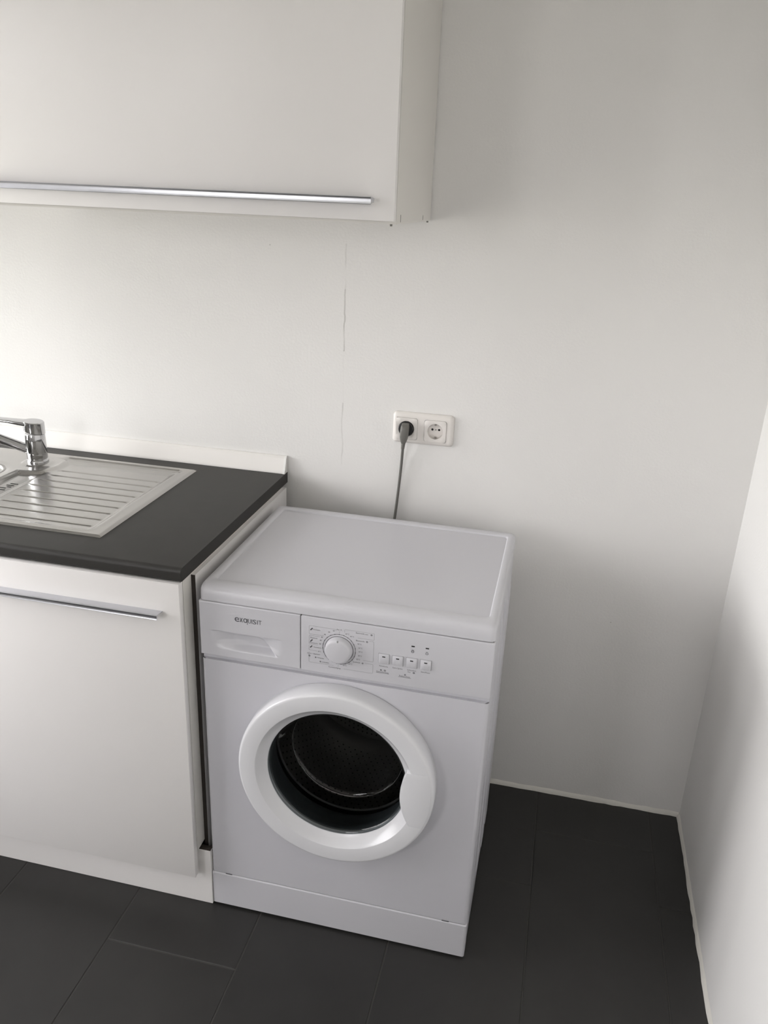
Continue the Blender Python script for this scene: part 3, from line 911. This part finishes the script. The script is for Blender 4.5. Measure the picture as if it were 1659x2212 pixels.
# ------------------------------------------------------------------ wall cabinet
UX0, UX1, UYF, UZ0, UZ1 = -0.5800, 0.3245, -0.3960, 1.5358, 2.2400
uc = thing('wall_cabinet', ((UX0+UX1)/2, -0.19, UZ0-0.006), 'white wall cabinet with a long aluminium bar handle, hung above the worktop', 'cabinet')
cc = MB()
cz0 = UZ0-0.0055
cc.box(UX0, UX0+0.016, UYF+0.0195, -0.003, cz0, UZ1).box(UX1-0.016, UX1, UYF+0.0195, -0.003, cz0, UZ1)
cc.box(UX0+0.016, UX1-0.016, UYF+0.0195, -0.003, cz0, cz0+0.016).box(UX0+0.016, UX1-0.016, UYF+0.0195, -0.003, UZ1-0.016, UZ1)
cc.box(UX0+0.016, UX1-0.016, -0.012, -0.005, cz0+0.016, UZ1-0.016)
carc = cc.build('carcass', 'carcass', uc, smooth=False)
for y_, h_, l_ in ((-0.338, 0.0135, 0.0028), (-0.100, 0.0095, 0.0022)):
    MB().box(UX1-0.002, UX1+0.0004, y_-l_/2, y_+l_/2, cz0+0.003, cz0+0.003+h_).build('dowel_slot', 'cable', carc, smooth=False)
for x_, y_ in ((UX1-0.012, -0.366), (UX1-0.004, -0.018)):
    MB().lathe_z([(0, cz0-0.004), (0.0022, cz0-0.004), (0.0026, cz0), (0, cz0)], x_, y_, 12).build('peg', 'cable', carc)
udoor = MB().box(UX0+0.0015, UX1-0.0005, UYF, UYF+0.0185, UZ0, UZ1, 0.0008, 2).build('flap_door', 'front', uc)
grip(UX0+0.04, 0.2850, UYF, 1.5745, 'bar_handle', udoor, up=True)

# ------------------------------------------------------------------ double wall socket
so = thing('double_socket', (0.3365, 0.0, 0.9985), 'white double wall socket with rounded frame above the washing machine', 'socket')
fr = MB()
fx0, fx1, fz0, fz1 = 0.2590, 0.4140, 0.9982, 1.0782
SC = [(0.2945, 1.0372), (0.3675, 1.0350)]
SC = [(0.2945, 1.0364), (0.3680, 1.0356)]
lv = [(-0.0002, 0.0, 0.010), (-0.0030, 0.0, 0.010), (-0.0055, 0.0010, 0.010), (-0.0078, 0.0034, 0.009), (-0.0092, 0.0065, 0.008), (-0.0098, 0.0095, 0.006)]
fr.loft([[(p[0], y, p[1]) for p in rrect(fx0+i, fx1-i, fz0+i, fz1-i, r, 6)] for y, i, r in lv], True)
y_, i_, r_ = lv[-1]
op = [rrect(cx_-0.0284, cx_+0.0284, cz_-0.0284, cz_+0.0284, 0.0058, 5) for cx_, cz_ in SC]
ed_ = []
for L_ in [rrect(fx0+i_, fx1-i_, fz0+i_, fz1-i_, r_, 6)]+op:
    vs_ = [fr.bm.verts.new((p[0], y_, p[1])) for p in L_]
    ed_ += [fr.bm.edges.new((vs_[q], vs_[(q+1) % len(vs_)])) for q in range(len(vs_))]
bmesh.ops.triangle_fill(fr.bm, edges=ed_, use_beauty=True)
for L_ in op:
    fr.loft([[(p[0], y_, p[1]) for p in L_], [(p[0], -0.0004, p[1]) for p in L_]], True)
fr.build('cover_frame', 'socket', so, angle=50)
for cx_, cz_ in SC:
    sgap = MB()
    sgap.loft([[(p[0], -0.0085, p[1]) for p in rrect(cx_-0.0283, cx_+0.0283, cz_-0.0283, cz_+0.0283, 0.0058, 5)], [(p[0], -0.0085, p[1]) for p in rrect(cx_-0.0268, cx_+0.0268, cz_-0.0268, cz_+0.0268, 0.0050, 5)]], True)
    sgap.build('insert_gap', 'print_light', so, smooth=False)
    si = MB()
    n = 48
    # faceplate with a round well, in one loft: square rim -> circle -> well wall -> well floor
    def sq(i, y, r=0.0055):
        out = []
        for q in range(n):
            a = 2*PI*q/n
            c, s = math.cos(a), math.sin(a)
            h = 0.0279-i
            pw = 11.0
            rr = h/((abs(c)**pw+abs(s)**pw)**(1/pw))
            out.append((cx_+rr*c, y, cz_+rr*s))
        return out
    def ci(r, y): return [(cx_+r*math.cos(2*PI*q/n), y, cz_+r*math.sin(2*PI*q/n)) for q in range(n)]
    si.loft([sq(0, -0.0060), sq(0, -0.0108), sq(0.0008, -0.0114), ci(0.0206, -0.0115), ci(0.0198, -0.0112), ci(0.0192, -0.0012), [(cx_, -0.0011, cz_)]*n][:6], True)
    ins = si.build('socket_insert', 'socket', so, angle=35)
    # the well is a shallow dish seated in the frame
    wl = MB()
    wl.loft([ci(0.0194, -0.0016), ci(0.0190, -0.0010)], True, False, True)
    wl.build('socket_well', 'socket', ins, angle=35)
    for dx_ in (-0.0085, 0.0085):
        MB().lathe_y([(0, -0.0013), (0.0029, -0.0013), (0.0029, -0.0009)], cx_+dx_, cz_+0.0028, 16).build('pin_hole', 'hole', ins, smooth=False)
    MB().lathe_y([(0, -0.00125), (0.0021, -0.00125), (0.0021, -0.0009)], cx_, cz_+0.0026, 16).build('screw', 'contact', ins, smooth=False)
    for s in (-1, 1):
        MB().box(cx_-0.0022, cx_+0.0022, -0.0105, -0.0013, min(cz_+s*0.0150, cz_+s*0.0186), max(cz_+s*0.0150, cz_+s*0.0186), 0.0003, 1).build('earth_clip', 'contact', ins)

# ------------------------------------------------------------------ power cord with plug
px_, pz_ = SC[0]
pc = thing('power_cord', (px_, -0.02, pz_), 'grey power cord with its plug in the left socket, hanging behind the washing machine', 'power cord')
MB().lathe_y([(0.0, -0.0020), (0.0172, -0.0020), (0.0184, -0.0040), (0.0186, -0.0180), (0.0172, -0.0196), (0.0, -0.0205)], px_, pz_, 40).build('plug_face', 'black', pc, angle=40, label='black round face of the plug')
pg = MB()
loops = []
for z, hw, y0, y1 in ((pz_+0.0168, 0.0070, -0.0195, -0.0250), (pz_+0.0155, 0.0088, -0.0180, -0.0340), (pz_+0.0090, 0.0100, -0.0170, -0.0400), (pz_-0.0040, 0.0102, -0.0170, -0.0420), (pz_-0.0150, 0.0100, -0.0175, -0.0410), (pz_-0.0230, 0.0088, -0.0200, -0.0385), (pz_-0.0300, 0.0066, -0.0225, -0.0360), (pz_-0.0330, 0.0054, -0.0235, -0.0345)):
    loops.append([(px_-0.0004+(z-pz_)*0.05+a, b, z) for a, b in rrect(-hw, hw, y1, y0, min(hw, (y0-y1)/2)*0.62, 4)])
pg.loft(loops, True, True, True)
pg.build('plug_body', 'cable', pc, angle=50)
sr = MB()
pts, rads = [], []
for i in range(13):
    t = i/12
    pts.append((px_-0.0022-0.0018*t, -0.0290+0.003*t, pz_-0.0325-0.0165*t))
    rads.append((0.0056-0.0010*t)*(1.0 if i % 3 else 0.86))
sr.tube(pts, rads, 14)
sr.build('strain_relief', 'cable', pc, angle=50)
cb = MB()
cpts = []
ctrl = [Vector((px_-0.0040, -0.0240, pz_-0.047)), Vector((0.2875, -0.0150, 0.950)), Vector((0.2825, -0.0090, 0.885)), Vector((0.2762, -0.0080, 0.805)), Vector((0.2710, -0.0200, 0.730)), Vector((0.2760, -0.0620, 0.600)), Vector((0.3000, -0.0800, 0.430)), Vector((0.3300, -0.1000, 0.330)), Vector((0.3400, -0.1320, 0.300))]
for i in range(len(ctrl)-1):
    p0, p1, p2, p3 = ctrl[max(i-1, 0)], ctrl[i], ctrl[i+1], ctrl[min(i+2, len(ctrl)-1)]
    for q in range(8):
        t = q/8
        cpts.append(0.5*((2*p1)+(p2-p0)*t+(2*p0-5*p1+4*p2-p3)*t*t+(3*p1-p0-3*p2+p3)*t**3))
cpts.append(ctrl[-1])
cb.tube(cpts, 0.0036, 12)
cb.build('cable', 'cable', pc, angle=60)
